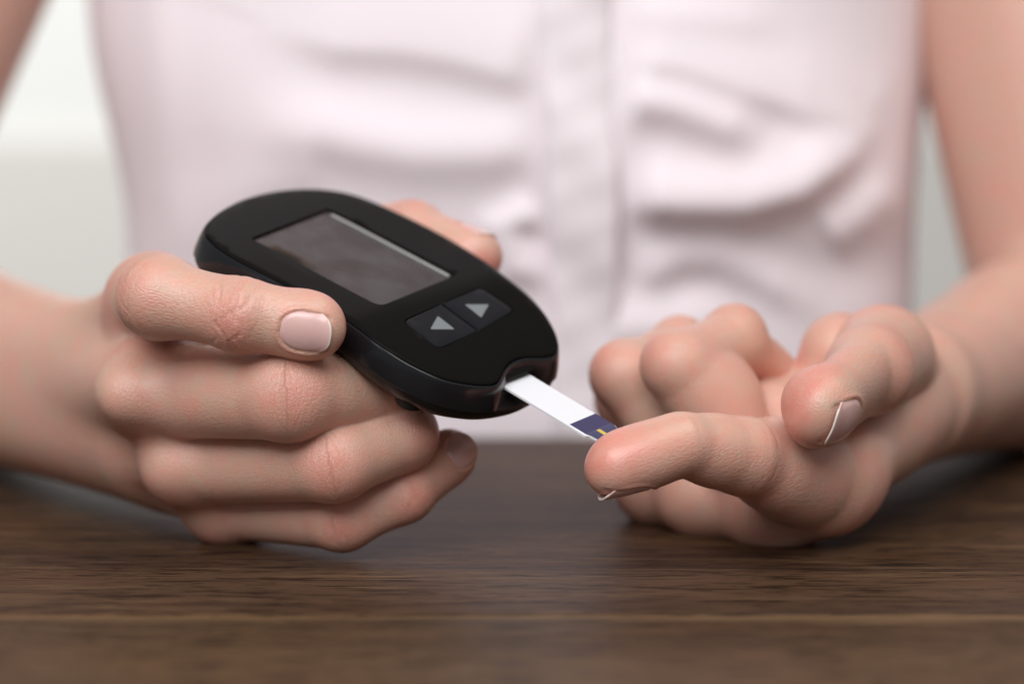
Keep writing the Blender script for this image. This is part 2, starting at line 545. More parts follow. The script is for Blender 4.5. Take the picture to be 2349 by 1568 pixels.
B_ARM = [(bm * 0.5 + b_wr * 0.5 + [6, -4, 5], b_wr + bf * 105 + [0, 0, 2], 11.5, 24.5), (bm * 0.5 + b_wr * 0.5 + [-6, 6, 2], b_wr + bf * 105 + [0, 0, -1], 11.5, 25.0),
         (b_wr + bf * 95, b_el, 24.5, 33.0), (b_el, b_sh, 37.0, 46.0)]
HB = Hand([B_IDX, B_MID, B_RNG, B_PNK, B_THB], B_PALM, B_ARM, 7.0)


def torso(P):
    d = cone(P, np.array([0, 312.0, -80]), np.array([0, 315.0, 250]), 92, 104, (np.array([0, 1.0, 0]), 0.55))
    d = smin(d, cone(P, np.array([-120.0, 318, 322]), np.array([120.0, 318, 322]), 44, 44), 30)
    return smin(d, cone(P, np.array([0, 325.0, 330]), np.array([0, 318.0, 430]), 56, 52), 30)


def whole(P):
    return smin(np.minimum(HA(P), HB(P)), torso(P), 20.0)


# ------------------------------------------------------------------ sparse surface nets
def surface(fn, lo, hi, h, ycut_hi=None, ycut_lo=None):
    """iso-surface of fn inside the box, on a grid of spacing h aligned with the origin"""
    sub = 4
    H1, H2 = h * sub * 4, h * sub
    def blocks(step, lo_i, hi_i):
        g = [np.arange(a, b) for a, b in zip(lo_i, hi_i)]
        return np.stack(np.meshgrid(*g, indexing='ij'), -1).reshape(-1, 3)
    lo1 = np.floor(np.array(lo) / H1).astype(int); hi1 = np.ceil(np.array(hi) / H1).astype(int)
    B = blocks(H1, lo1, hi1)
    c = ((B + 0.5) * H1).astype(np.float32)
    B = B[np.abs(evalc(fn, c, 600)) < H1 * 0.87 * 1.25 + 2]
    off = blocks(1, (0, 0, 0), (4, 4, 4))
    S = (B[:, None, :] * 4 + off[None]).reshape(-1, 3)
    c = ((S + 0.5) * H2).astype(np.float32)
    S = S[np.abs(evalc(fn, c)) < H2 * 0.87 * 1.25 + 0.3]
    co = blocks(1, (0, 0, 0), (sub + 1,) * 3)
    nS = len(S)
    P = ((S[:, None, :] * sub + co[None]).reshape(-1, 3) * h).astype(np.float32)
    D = evalc(fn, P).reshape(nS, sub + 1, sub + 1, sub + 1)
    # cells
    cc = [D[:, i:sub + i, j:sub + j, k:sub + k] for i in (0, 1) for j in (0, 1) for k in (0, 1)]
    C8 = np.stack(cc, -1).reshape(-1, 8)
    cell = (S[:, None, :] * sub + blocks(1, (0, 0, 0), (sub,) * 3)[None]).reshape(-1, 3)
    neg = C8 < 0
    act = neg.any(1) & ~neg.all(1)
    lim_lo = np.round(np.array(lo) / h).astype(int); lim_hi = np.round(np.array(hi) / h).astype(int)
    act &= ((cell >= lim_lo) & (cell < lim_hi)).all(1)
    C8, cell, neg = C8[act], cell[act], neg[act]
    corners = np.array([(i, j, k) for i in (0, 1) for j in (0, 1) for k in (0, 1)], float)
    edges = [(0, 1), (2, 3), (4, 5), (6, 7), (0, 2), (1, 3), (4, 6), (5, 7), (0, 4), (1, 5), (2, 6), (3, 7)]
    acc = np.zeros((len(cell), 3)); cnt = np.zeros(len(cell))
    for a, b in edges:
        m = neg[:, a] != neg[:, b]
        t = C8[:, a] / np.where(m, C8[:, a] - C8[:, b], 1)
        p = corners[a] + (corners[b] - corners[a]) * t[:, None]
        acc += np.where(m[:, None], p, 0); cnt += m
    V = (cell + acc / cnt[:, None]) * h
    base = 1 << 13
    key = ((cell[:, 0] + base) << 28) | ((cell[:, 1] + base) << 14) | (cell[:, 2] + base)
    order = np.argsort(key); ks = key[order]
    def find(q):
        kk = ((q[:, 0] + base) << 28) | ((q[:, 1] + base) << 14) | (q[:, 2] + base)
        i = np.clip(np.searchsorted(ks, kk), 0, len(ks) - 1)
        return np.where(ks[i] == kk, order[i], -1)
    Q = []
    for ax, other, ci in ((0, (1, 2), 4), (1, (2, 0), 2), (2, (0, 1), 1)):
        m = neg[:, 0] != neg[:, ci]
        q0 = np.nonzero(m)[0]
        e1 = np.zeros(3, int); e1[other[0]] = 1
        e2 = np.zeros(3, int); e2[other[1]] = 1
        cq = cell[q0]
        i1, i2, i3 = find(cq - e1), find(cq - e1 - e2), find(cq - e2)
        ok = (i1 >= 0) & (i2 >= 0) & (i3 >= 0)
        quad = np.stack([q0, i1, i2, i3], 1)[ok]
        fl = ~neg[q0, 0][ok]
        quad[fl] = quad[fl][:, ::-1]
        Q.append(quad[:, ::-1])
    Q = np.concatenate(Q)
    used = np.zeros(len(V), bool); used[Q.ravel()] = True
    remap = np.cumsum(used) - 1
    V, cell, Q = V[used], cell[used], remap[Q]
    for _ in range(2):
        d, g = grad(fn, V)
        V = V - (d / np.maximum((g * g).sum(1), 0.25))[:, None] * g
    return V, Q, cell


def evalc(fn, P, chunk=12000):
    return np.concatenate([fn(P[i:i + chunk]) for i in range(0, len(P), chunk)])


def grad(fn, V, e=0.15):
    V = V.astype(np.float32)
    d = evalc(fn, V)
    g = np.zeros((len(V), 3))
    for s in ((1, -1, -1), (-1, -1, 1), (-1, 1, -1), (1, 1, 1)):
        s = np.array(s, np.float32)
        g += evalc(fn, V + s * e)[:, None] * s
    return d.astype(float), g / (4 * e)


FH, CH = 0.48, 2.88
YCUT = CH * 39
parts = []
for hand, lo, hi in ((HA, (-130, -30, -6), (10, YCUT, 90)), (HB, (0, -30, -6), (150, YCUT, 90))):
    lo = (math.floor(lo[0] / CH) * CH, lo[1], lo[2])
    hi = (math.ceil(hi[0] / CH) * CH, YCUT, hi[2])
    V, Q, cell = surface(hand, lo, hi, FH)
    parts.append((hand, V, Q, cell))
    print('hand', len(V), len(Q), round(time.time() - T0, 1))
CV, CQ, Ccell = surface(whole, (-300, YCUT, -30), (300, 400, 420), CH)
print('arms', len(CV), round(time.time() - T0, 1))


def noise1(x, seed):
    rr = np.random.RandomState(seed)
    y = np.zeros_like(x)
    for k in range(4):
        f = (0.25 * 1.9 ** k) * rr.uniform(0.8, 1.2)
        y += np.sin(x * f * 2 + rr.uniform(0, 6.28)) * 0.55 ** k
    return y


nails = []


def nail_outline(f, p):
    """signed nail coordinate: (along 0..1, across -1..1, inside measure) for points p"""
    w, L = f.nail
    c0 = f.J[-1] + f.dist * (f.r[-1] * 0.74 + f.nail_shift - L)       # cuticle end of the plate
    q = p - c0
    s = q @ f.dist
    a = q @ f.lat
    return s, a


def detail(hand, V):
    """knuckle creases, nail beds; returns displaced vertices and skin attributes"""
    d0, g = grad(hand, V)
    N = g / np.linalg.norm(g, axis=1)[:, None]
    D = np.stack([f.dist_k(V.astype(np.float32))[0] for f in hand.f], 1)
    body = hand.body(V.astype(np.float32))
    own = D.argmin(1)
    ownd = D.min(1)
    red = np.zeros(len(V)); wr = np.zeros(len(V)); disp = np.zeros(len(V)); rel_ = np.full(len(V), 0.7)
    fco = V.copy()
    for fi, f in enumerate(hand.f):
        m = (own == fi)
        p, n = V[m], N[m]
        # local coordinates (mm) relative to the finger: along the chain, dorsal, lateral
        dd = np.stack([cone(p.astype(np.float32), f.J[i], f.J[i + 1], f.r[i], f.r[i + 1]) for i in range(len(f.J) - 1)], 1)
        seg = dd.argmin(1)
        for ji, (ax, o) in enumerate(f.bend):
            rel = p - f.J[ji + 1]
            mm = (np.linalg.norm(rel, axis=1) < f.r[ji + 1] * 1.7) & ((seg == ji) | (seg == ji + 1))
            seg = np.where(mm, ji + (rel @ ax > 0), seg)
        s_al = np.zeros(len(p)); acc = 0
        for i in range(len(f.J) - 1):
            b = f.J[i + 1] - f.J[i]; L = np.linalg.norm(b)
            t = ((p - f.J[i]) @ b) / L
            s_al = np.where(seg == i, acc + np.clip(t, -20 if i == 0 else -6, L + (20 if i == len(f.J) - 2 else 6)), s_al)
            acc += L
        rad = p @ f.dorsal
        lat = p @ f.lat
        fco[m] = np.stack([s_al, rad, lat], 1)
        tip = np.linalg.norm(p - f.J[-1], axis=1)
        pal = -(n @ f.dorsal)
        rd = 0.85 * np.exp(-(tip / (f.r[-1] * 1.8)) ** 2) * sstep(-0.6, 0.4, pal)
        w_ = np.zeros(len(p)); ds = np.zeros(len(p))
        for ji, (ax, o) in enumerate(f.bend):
            J = f.J[ji + 1]; r = f.r[ji + 1]
            rel = p - J
            near = np.linalg.norm(rel, axis=1)
            s = rel @ ax
            dz = n @ o
            bt = np.cross(ax, o)
            la = rel @ bt
            rd += 0.42 * np.exp(-(np.linalg.norm(rel - o * r, axis=1) / (r * 0.85)) ** 2)
            w_ += (1 if f.creases and not f is B_IDX else 0) * np.exp(-(s / 4.5) ** 2) * sstep(-0.2, 0.5, dz) * (near < r * 2)
            if not f.creases: continue
            bendamt = 1 - max(0, float(nrm(f.J[ji + 1] - f.J[ji]) @ nrm(f.J[ji + 2] - f.J[ji + 1])))   # 0 straight, 1 bent
            amp = max(0.12, 1.0 - 1.1 * bendamt)
            for q, (of, dep, sg) in enumerate(((-3.4, .10, .5), (-1.9, .30, .42), (0.2, .12, .4), (1.3, .22, .42), (2.6, .16, .4), (4.6, .08, .5))):
                sd = fi * 100 + ji * 10 + q
                x = s - of - 0.95 * noise1(la * 0.9, sd) - 0.012 * la * la * np.sign(of)
                br = 0.5 + 0.6 * np.sin(la * 0.85 + sd * 1.7)
                ds -= amp * (1.35 if fi == 0 and not hand is HB else 0.40) * dep * np.clip(br, 0.08, 1) * np.exp(-(x / sg) ** 2) * sstep(0.05, 0.55, dz) * (near < r * 1.9)
            # palmar flexion creases
            for q, (of, dep) in enumerate(((-1.0, .20), (1.2, .10))):
                x = s - of - 0.35 * noise1(la * 0.6, 777 + fi * 10 + q)
                ds -= dep * (0.45 if f is B_IDX else 1) * np.exp(-(x / 0.55) ** 2) * sstep(-0.35, 0.35, -dz) * (near < r * 1.9)
        # knuckle at the root
        J = f.J[0]
        rd += 0.0
        # nail bed
        w, L = f.nail
        s, a = nail_outline(f, p)
        up = n @ f.dorsal
        hw = w * 0.5
        x = np.abs(a) / hw
        sx = (s - L * 0.5) / (L * 0.5)
        # outline: rounded at both ends
        e = np.abs(sx) ** 2.5 + x ** 2.5
        e = np.where(sx > 0, np.minimum(e, np.abs(sx * 0.8) ** 2.5 + x ** 2.5), e)
        ins = (1 - sstep(0.86, 1.0, e)) * sstep(0.05, 0.3, up) * (1 - sstep(0.72, 0.98, sx))
        rim = np.exp(-((np.sqrt(e) - 1.10) / 0.085) ** 2) * sstep(0.0, 0.3, up) * (1 - sstep(0.0, 0.5, sx))
        ok = (s > -3) & (s < L + 3)
        ds += np.where(ok, -0.46 * ins + 0.22 * rim, 0)
        w_ *= 1 - np.where(ok, sstep(0.0, 0.6, ins + rim), 0)
        dz_ = np.stack([n @ o for _, o in f.bend] , 1).max(1)
        rel_[m] = 0.22 + 0.78 * sstep(-0.25, 0.45, dz_) * (1 - 0.6 * np.exp(-(tip / (f.r[-1] * 1.3)) ** 2))
        red[m] = np.clip(rd + np.where(ok, 0.35 * rim, 0), 0, 1)
        wr[m] = np.clip(w_, 0, 1)
        disp[m] = ds
    # knuckles of the fist
    for f in hand.f[:4]:
        q = np.linalg.norm(V - f.J[0], axis=1)
        red = np.maximum(red, 0.42 * np.exp(-((q - f.r[0]) / 3.0) ** 2) * np.exp(-(np.maximum(body, 0) / 4) ** 2))
    V2 = V + N * disp[:, None]
    return V2, red, wr, fco, rel_


allV, allQ, allR, allW, allF, allC = [], [], [], [], [], []
off = 0
bound_f = []
for hand, V, Q, cell in parts:
    V2, red, wr, fco, rel_ = detail(hand, V); allC.append(rel_)
    bound_f.append(off + np.nonzero(cell[:, 1] == round(YCUT / FH) - 1)[0])
    allV.append(V2); allQ.append(Q + off); allR.append(red); allW.append(wr); allF.append(fco)
    off += len(V)
n_c = len(CV)
first = np.nonzero(Ccell[:, 1] == 39)[0]
bound_c = [off + first[CV[first, 0] < 0], off + first[CV[first, 0] > 0]]
allV.append(CV); allQ.append(CQ + off); allR.append(np.zeros(n_c)); allW.append(np.zeros(n_c)); allC.append(np.full(n_c, 0.7)); allF.append(CV.copy())
BV = np.concatenate(allV); BQ = np.concatenate(allQ)
tris = []
for bf_, bc_ in zip(bound_f, bound_c):                      # close the seam where the fine hand meets the arm
    c = BV[bc_].mean(0)
    ang = lambda i: np.arctan2(BV[i, 2] - c[2], BV[i, 0] - c[0])
    a = bf_[np.argsort(ang(bf_))]; b = bc_[np.argsort(ang(bc_))]
    A, Bn = ang(a), ang(b)
    i = j = 0
    while i < len(a) or j < len(b):
        ai = A[i] if i < len(a) else 9; bj = Bn[j] if j < len(b) else 9
        if ai <= bj:
            tris.append((a[i % len(a)], a[(i + 1) % len(a)], b[j % len(b)])); i += 1
        else:
            tris.append((b[(j + 1) % len(b)], b[j % len(b)], a[i % len(a)])); j += 1


def big_mesh(name, V, quads, tris, mat):
    me = bpy.data.meshes.new(name)
    nq, nt = len(quads), len(tris)
    me.vertices.add(len(V)); me.vertices.foreach_set('co', (V * MM).astype(np.float32).ravel())
    lv = np.concatenate([np.asarray(quads).ravel(), np.asarray(tris, int).ravel()]).astype(np.int32)
    me.loops.add(len(lv)); me.loops.foreach_set('vertex_index', lv)
    st = np.concatenate([np.arange(nq) * 4, nq * 4 + np.arange(nt) * 3]).astype(np.int32)
    me.polygons.add(nq + nt); me.polygons.foreach_set('loop_start', st)
    me.polygons.foreach_set('use_smooth', np.ones(nq + nt, bool))
    me.update(calc_edges=True); me.validate()
    me.materials.append(mat)
    return me


me = big_mesh('person', BV, BQ, np.array(tris).reshape(-1, 3), SKIN)
for nm, dat in (('red', np.concatenate(allR)), ('wrinkle', np.concatenate(allW)), ('relief', np.concatenate(allC))):
    at = me.attributes.new(nm, 'FLOAT', 'POINT'); at.data.foreach_set('value', dat.astype(np.float32))
at = me.attributes.new('finger_co', 'FLOAT_VECTOR', 'POINT'); at.data.foreach_set('vector', np.concatenate(allF).astype(np.float32).ravel())
person = link(bpy.data.objects.new('person', me))
tag(person, 'person in a pale pink blouse holding a black meter and offering a fingertip', 'person')
print('body mesh', len(BV), round(time.time() - T0, 1))


def make_nail(hand, f):
    w, L = f.nail
    nu, nv = 64, 40
    P0, keep = [], []
    c0 = f.J[-1] + f.dist * (f.r[-1] * 0.74 + f.nail_shift - L)
    over = 0.9
    pts, al, edge_d = [], [], []
    for i in range(nu + 1):
        t = i / nu
        s = -0.35 + (L + 0.35) * t
        sx = (s - L * 0.5) / (L * 0.5)
        hw = max(0.0, 1 - min(1, abs(sx)) ** 2.5) ** (1 / 2.5)
        hw = max(hw, 0.10) * (w * 0.5 + 0.10)
        for j in range(nv + 1):
            a = hw * (2 * j / nv - 1)
            pts.append(c0 + f.dist * s + f.lat * a); al.append((t, a)); edge_d.append(0.3 if sx < 0 else max(0.3, (sx ** 2.5 + (abs(a) / (w * 0.5 + 0.1)) ** 2.5) ** 0.4 * float(sstep(0.35, 0.85, sx))))
    pts = np.array(pts)
    # lay the plate on the finger: a cylinder-like cap through the surface under the plate's middle
    base = pts.copy()
    h = np.full(len(pts), 12.0)
    P = base + f.dorsal * h[:, None]
    one = lambda p: f.dist_k(p.astype(np.float32))[0]
    for _ in range(60):
        d = one(P)
        step = np.clip(d, -1, 2)
        h -= step * 0.8
        P = base + f.dorsal * h[:, None]
    h = ((P - c0) @ f.dorsal).reshape(nu + 1, nv + 1)
    S = np.array([x[0] for x in al]).reshape(nu + 1, nv + 1)
    A = np.array([x[1] for x in al]).reshape(nu + 1, nv + 1)
    mid = h[:, nv // 2].copy()
    # the plate keeps its own straight long axis: no dive over the fingertip
    i0 = int(nu * 0.66)
    sl = (mid[i0] - mid[i0 - 14]) / 14.0
    sl = min(sl, 0.0) - 0.006
    for i in range(i0, nu + 1): mid[i] = mid[i0] + sl * (i - i0)
    Rn = f.r[-1] * 1.02
    cap = mid[:, None] - 1.1 * f.flat * (Rn - np.sqrt(np.maximum(Rn ** 2 - A ** 2, 0.05)))
    hs_ = np.maximum(h, cap - 1.2)
    wgt = 0.6 * (1 - sstep(0.55, 0.85, S))
    hh = wgt * hs_ + (1 - wgt) * cap - 0.08
    SXv = ((-0.35 + (L + 0.35) * S) - L * 0.5) / (L * 0.5)
    rho = (np.abs(SXv) ** 2.5 + np.abs(A / (w * 0.5 + 0.1)) ** 2.5) ** 0.4
    hh = hh - 0.34 * sstep(0.78, 1.0, rho) * (1 - sstep(0.35, 0.75, SXv))
    base2 = base - f.dorsal * ((base - c0) @ f.dorsal)[:, None]
    top = base2 + f.dorsal * hh.ravel()[:, None]
    th = 0.38
    bot = top - f.dorsal * th
    V = np.concatenate([top, bot]); n = len(top)
    Fc = []
    idx = lambda i, j: i * (nv + 1) + j
    for i in range(nu):
        for j in range(nv):
            a, b, c, d = idx(i, j), idx(i, j + 1), idx(i + 1, j + 1), idx(i + 1, j)
            Fc += [(a, b, c, d), (n + d, n + c, n + b, n + a)]
    rim = [idx(0, j) for j in range(nv + 1)] + [idx(i, nv) for i in range(1, nu + 1)] + [idx(nu, j) for j in range(nv - 1, -1, -1)] + [idx(i, 0) for i in range(nu - 1, 0, -1)]
    for q in range(len(rim)):
        a, b = rim[q], rim[(q + 1) % len(rim)]
        Fc.append((b, a, n + a, n + b))
    o = mesh_obj('fingernail', V, Fc, NAIL, person)
    at = o.data.attributes.new('along', 'FLOAT', 'POINT')
    ed_ = np.clip(np.array(edge_d), 0, 1)
    at.data.foreach_set('value', np.concatenate([ed_, ed_]).astype(np.float32))
    return o


for hand in (HA, HB):
    for f in hand.f: make_nail(hand, f)

# ------------------------------------------------------------------ blouse
ST = 0.1338
def SX(px): return (px - 1174.5) * ST
def SZ(py): return 96 - (py - 257) * 743 / 5546.0
# folds: list of (points in picture coordinates, height mm, width above, width below)
FOLDS = [
    ([(1425, 450), (1550, 468), (1700, 470), (1830, 435), (1950, 350), (2010, 270)], 10.5, 12, 6),
    ([(1425, 225), (1540, 245), (1660, 290), (1740, 330)], 6, 8, 7),
    ([(1430, 130), (1560, 150), (1720, 205), (1850, 250), (1980, 250)], 4.6, 15, 5.5),
    ([(1430, 30), (1600, 40), (1800, 60)], 2.0, 9, 6),
    ([(1240, 185), (1150, 160), (1040, 130), (930, 112), (790, 105), (640, 60)], 5, 24, 7),
    ([(1240, 325), (1120, 350), (960, 350), (840, 330), (700, 300), (560, 300)], 5.5, 11, 9),
    ([(350, -120), (362, 150), (370, 350), (372, 480), (360, 640)], 2.5, 8, 8),
    ([(760, 370), (600, 420), (440, 520), (330, 640)], 2.5, 12, 8),
    ([(1240, 470), (1150, 520), (1180, 600), (1260, 640)], 5, 6, 5),
    ([(1440, 640), (1560, 590), (1640, 590), (1760, 640), (1900, 720)], 5, 8, 6),
    ([(1900, 560), (2000, 500), (2080, 420)], 5, 8, 7),
    ([(1300, 760), (1500, 740), (1700, 720)], 4, 9, 7),
]
def fold_field(x, z):
    out = np.zeros_like(x)
    for pts, A, wa, wb in FOLDS:
        q = np.array([(SX(a), SZ(b)) for a, b in pts])
        L = np.concatenate([[0], np.cumsum(np.linalg.norm(np.diff(q, axis=0), axis=1))])
        best = np.full(x.shape, 1e9); sgn = np.zeros_like(x); ta = np.zeros_like(x)
        for i in range(len(q) - 1):
            a, b = q[i], q[i + 1]; ab = b - a; l2 = ab @ ab
            t = np.clip(((x - a[0]) * ab[0] + (z - a[1]) * ab[1]) / l2, 0, 1)
            dx, dz = x - a[0] - t * ab[0], z - a[1] - t * ab[1]
            d = np.hypot(dx, dz)
            m = d < best
            nx, nz = -ab[1], ab[0]
            if nz < 0 or (abs(nz) < 1e-6 and nx < 0): nx, nz = -nx, -nz
            sgn = np.where(m, np.sign(dx * nx + dz * nz), sgn)
            ta = np.where(m, (L[i] + t * math.sqrt(l2)) / L[-1], ta)
            best = np.where(m, d, best)
        wdt = np.where(sgn > 0, wa, wb)
        tap = np.minimum(1, np.minimum(ta / 0.12, (1 - ta) / 0.3 + 0.15) + 0.0)
        tap = np.clip(tap, 0.0, 1)
        out += 0.78 * A * tap * np.exp(-(best / wdt) ** 2)
    return out


def blouse_ab(z):
    a = 134 + 6 * sstep(60, 140, z)
    a = a * (1 - 0.10 * sstep(230, 300, z))
    b = 78 + 6 * sstep(-40, 90, z) - 5 * sstep(20, -60, z)
    b = b * (1 - 0.12 * sstep(230, 300, z))
    return a, b
BYC = 303.0
nt, nz = 560, 330
th = np.linspace(0, 2 * math.pi, nt, endpoint=False)
zz = np.linspace(-70, 300, nz)
TH, ZZ = np.meshgrid(th, zz)
a_, b_ = blouse_ab(ZZ)
ct, st_ = np.cos(TH), np.sin(TH)
ex = 2 / 2.15
X = a_ * np.sign(ct) * np.abs(ct) ** ex
X = np.where(X < 0, X * (1 - 0.045 * sstep(125, 45, ZZ)), X)
Yd = -np.sign(st_) * np.abs(st_) ** ex                       # front = negative Y
front = sstep(0.0, 0.45, st_)
Dp = fold_field(X, ZZ) * front
rs = np.random.RandomState(3)
for k in range(14):
    f1, f2, p = rs.uniform(-0.05, 0.05), rs.uniform(0.02, 0.09), rs.uniform(0, 6)
    Dp += 0.45 * np.sin(X * f1 + ZZ * f2 + p)
# overhang above the waist, loose fabric below it
Dp += front * (5 * sstep(10, 75, ZZ) - 4 * np.exp(-((ZZ - 48) / 14) ** 2) * sstep(20, 60, X))
Y = BYC + b_ * Yd - Dp
V = np.stack([X, Y, ZZ], -1).reshape(-1, 3)
F = []
for i in range(nz - 1):
    for j in range(nt):
        F.append((i * nt + j, i * nt + (j + 1) % nt, (i + 1) * nt + (j + 1) % nt, (i + 1) * nt + j))
blouse = mesh_obj('blouse', V, F, CLOTH, person)
blouse['label'] = 'pale pink cotton blouse with a button placket and gathered folds'
# placket
def front_y(x, z):
    a, b = blouse_ab(z)
    c = np.clip(np.abs(x) / a, 0, 1) ** (1 / ex)
    s = np.sqrt(np.maximum(0, 1 - c * c))
    return BYC - b * s ** ex - (5 * sstep(10, 75, z))
pz = np.linspace(-66, 296, 240); pu = np.linspace(0, 1, 16)
V = []
for z in pz:
    cx = 19.5 + 1.8 * math.sin(z * 0.03) + 0.05 * (60 - z) * (z < 60)
    for side in (0, 1):
        for u in (pu if side == 0 else pu[::-1]):
            x = cx + (u - 0.5) * (20.5 + 0.8 * math.sin(z * 0.11) + 0.4 * math.sin(z * 0.31 + 1))
            y = float(front_y(np.array(x), np.array(z))) - 1.8 - 0.9 * math.sin(z * 0.085 + u * 2) - 0.35 * math.sin(z * 0.21 + u * 4) - 0.12 * math.sin(z * 0.47 - u * 4) - 1.6 * (1 - (2 * u - 1) ** 8) + (2.5 if side else 0)
            V.append((x, y, z))
m = 32
F = [(i * m + j, i * m + (j + 1) % m, (i + 1) * m + (j + 1) % m, (i + 1) * m + j) for i in range(len(pz) - 1) for j in range(m)]
mesh_obj('placket', V, F, CLOTH, blouse)
print('blouse', round(time.time() - T0, 1))

# ------------------------------------------------------------------ glucose meter
def c3(x, y):
    s = 2349 / 2560; return (460 + x / 2.349) * s, (440 + y / 2.349) * s
def c4(x, y):
    s = 2349 / 2560; return (960 + x / 3.564) * s, (680 + y / 3.564) * s
MC = np.array([-35.08, 27.0, 64.05])
MN = nrm([0.25, -0.40, 1.0])
MU = np.array([0.80855356, -0.44809838, -0.38137774]); MU = nrm(MU - MN * (MU @ MN))
MV = np.cross(MN, MU)
KC = 0.0062
def nsurf(u): return -KC * np.maximum(0, np.asarray(u, float) - 16) ** 2 - 0.0022 * np.maximum(0, -np.asarray(u, float) - 8) ** 2
def uvof(px, n0=0.0, curved=True):
    d = ray(*px); n = n0
    for _ in range(30):
        t = ((MC - CAM) @ MN + n) / (d @ MN)
        q = CAM + d * t - MC
        u, v = q @ MU, q @ MV
        n = n0 + (float(nsurf(u)) if curved else 0)
    return u, v
def M2W(u, v, n):
    u = np.asarray(u, float); v = np.asarray(v, float); n = np.asarray(n, float)
    return MC + u[..., None] * MU + v[..., None] * MV + n[..., None] * MN

OUT = [(130, 310), (150, 275), (200, 225), (270, 180), (360, 135), (480, 100), (600, 80), (740, 72), (880, 82), (1000, 108), (1100, 145), (1190, 185), (1300, 235), (1450, 310), (1600, 395), (1750, 490), (1850, 565), (1950, 640), (2030, 710), (2100, 790), (2150, 870), (2180, 940), (2187, 1000), (2172, 1043), (2090, 1055), (2020, 1050), (1960, 1060), (1910, 1085), (1880, 1120), (1860, 1160), (1845, 1190), (1825, 1210), (1790, 1217), (1700, 1215), (1600, 1200), (1500, 1175), (1400, 1130), (1300, 1080), (1200, 1015), (1100, 945), (1000, 870), (940, 830), (770, 730), (590, 628), (450, 560), (300, 485), (200, 420), (150, 370), (128, 335)]
outline = np.array([uvof(c3(*o)) for o in OUT])
def resample(P, n, closed=True, smooth=1):
    P = np.asarray(P, float)
    if smooth:
        for _ in range(smooth):
            Q = np.empty((len(P) * 2, 2))
            nx_ = np.roll(P, -1, 0)
            Q[0::2] = 0.75 * P + 0.25 * nx_; Q[1::2] = 0.25 * P + 0.75 * nx_
            P = Q
    seg = np.linalg.norm(np.roll(P, -1, 0) - P, axis=1)
    L = np.concatenate([[0], np.cumsum(seg)])
    PP = np.vstack([P, P[:1]])
    s = np.linspace(0, L[-1], n, endpoint=False)
    return np.stack([np.interp(s, L, PP[:, 0]), np.interp(s, L, PP[:, 1])], 1)
def offset(P, d):
    t = np.roll(P, -1, 0) - np.roll(P, 1, 0)
    t /= np.linalg.norm(t, axis=1)[:, None]
    area2 = np.sum(P[:, 0] * np.roll(P[:, 1], -1) - np.roll(P[:, 0], -1) * P[:, 1])
    nn = np.stack([t[:, 1], -t[:, 0]], 1) * (1 if area2 > 0 else -1)
    return P + nn * np.asarray(d)[..., None] if np.ndim(d) else P + nn * d
NP = 320
O1 = resample(outline, NP, smooth=3)
if np.sum(O1[:, 0] * np.roll(O1[:, 1], -1) - np.roll(O1[:, 0], -1) * O1[:, 1]) < 0: O1 = O1[::-1].copy()
# outline of the lower shell: bridges the strip notch
keep = [i for i, o in enumerate(OUT) if not (24 <= i <= 31)]
HULL = np.array([outline[i] for i in keep])
# push a rounded nose across the notch
ia = keep.index(23); ib = keep.index(32)
pa, pb = HULL[ia], HULL[ib]
nose = [pa + (pb - pa) * t + np.array([1.9 * math.sin(math.pi * t), 0]) for t in (0.2, 0.4, 0.6, 0.8)]
HULL = np.vstack([HULL[:ia + 1], nose, HULL[ib:]])
O2 = resample(HULL, NP, smooth=3)
if np.sum(O2[:, 0] * np.roll(O2[:, 1], -1) - np.roll(O2[:, 0], -1) * O2[:, 1]) < 0: O2 = O2[::-1].copy()

def inside(poly, p):
    x, y = p[:, 0], p[:, 1]
    r = np.zeros(len(p), bool)
    q = np.roll(poly, -1, 0)
    for (x1, y1), (x2, y2) in zip(poly, q):
        if y1 == y2: continue
        c = ((y1 > y) != (y2 > y)) & (x < (x2 - x1) * (y - y1) / (y2 - y1) + x1)
        r ^= c
    return r
def fill(poly, holes=(), step=2.0):
    """triangulate a face with holes, with inner points so that it can follow the curved top"""
    V = [tuple(p) for p in poly]; E = [(i, (i + 1) % len(poly)) for i in range(len(poly))]
    for h in holes:
        b = len(V); V += [tuple(p) for p in h]
        E += [(b + i, b + (i + 1) % len(h)) for i in range(len(h))]
    lo, hi = np.min(poly, 0), np.max(poly, 0)
    g = np.stack(np.meshgrid(np.arange(lo[0] + .7, hi[0], step), np.arange(lo[1] + .7, hi[1], step)), -1).reshape(-1, 2)
    ok = inside(poly, g)
    for h in holes: ok &= ~inside(np.asarray(h), g)
    alle = np.vstack([poly] + [np.asarray(h) for h in holes])
    g = g[ok]
    g = g[(np.linalg.norm(g[:, None] - alle[None], axis=2).min(1) > 0.6)]
    V += [tuple(p) for p in g]
    vs, _, fs, _, _, _ = delaunay_2d_cdt([Vector(v) for v in V], E, [], 0, 1e-5)
    vs = np.array([tuple(v) for v in vs]); fs = np.array([list(f) for f in fs])
    cen = vs[fs].mean(1)
    ok = inside(poly, cen)
    for h in holes: ok &= ~inside(np.asarray(h), cen)
    return vs, fs[ok]
def loft(rings, closed_top=None, closed_bottom=None):
    V = np.concatenate(rings); n = len(rings[0]); F = []
    for i in range(len(rings) - 1):
        for j in range(n):
            F.append((i * n + j, (i + 1) * n + j, (i + 1) * n + (j + 1) % n, i * n + (j + 1) % n))
    return V, F
def ring3(P, n, curved=True):
    return np.column_stack([P, (nsurf(P[:, 0]) if curved else 0) + n])
def combine(*parts):
    V, F, o = [], [], 0
    for v, f in parts:
        V.append(np.asarray(v)); F += [tuple(int(i) + o for i in q) for q in f]; o += len(v)
    return np.concatenate(V), F
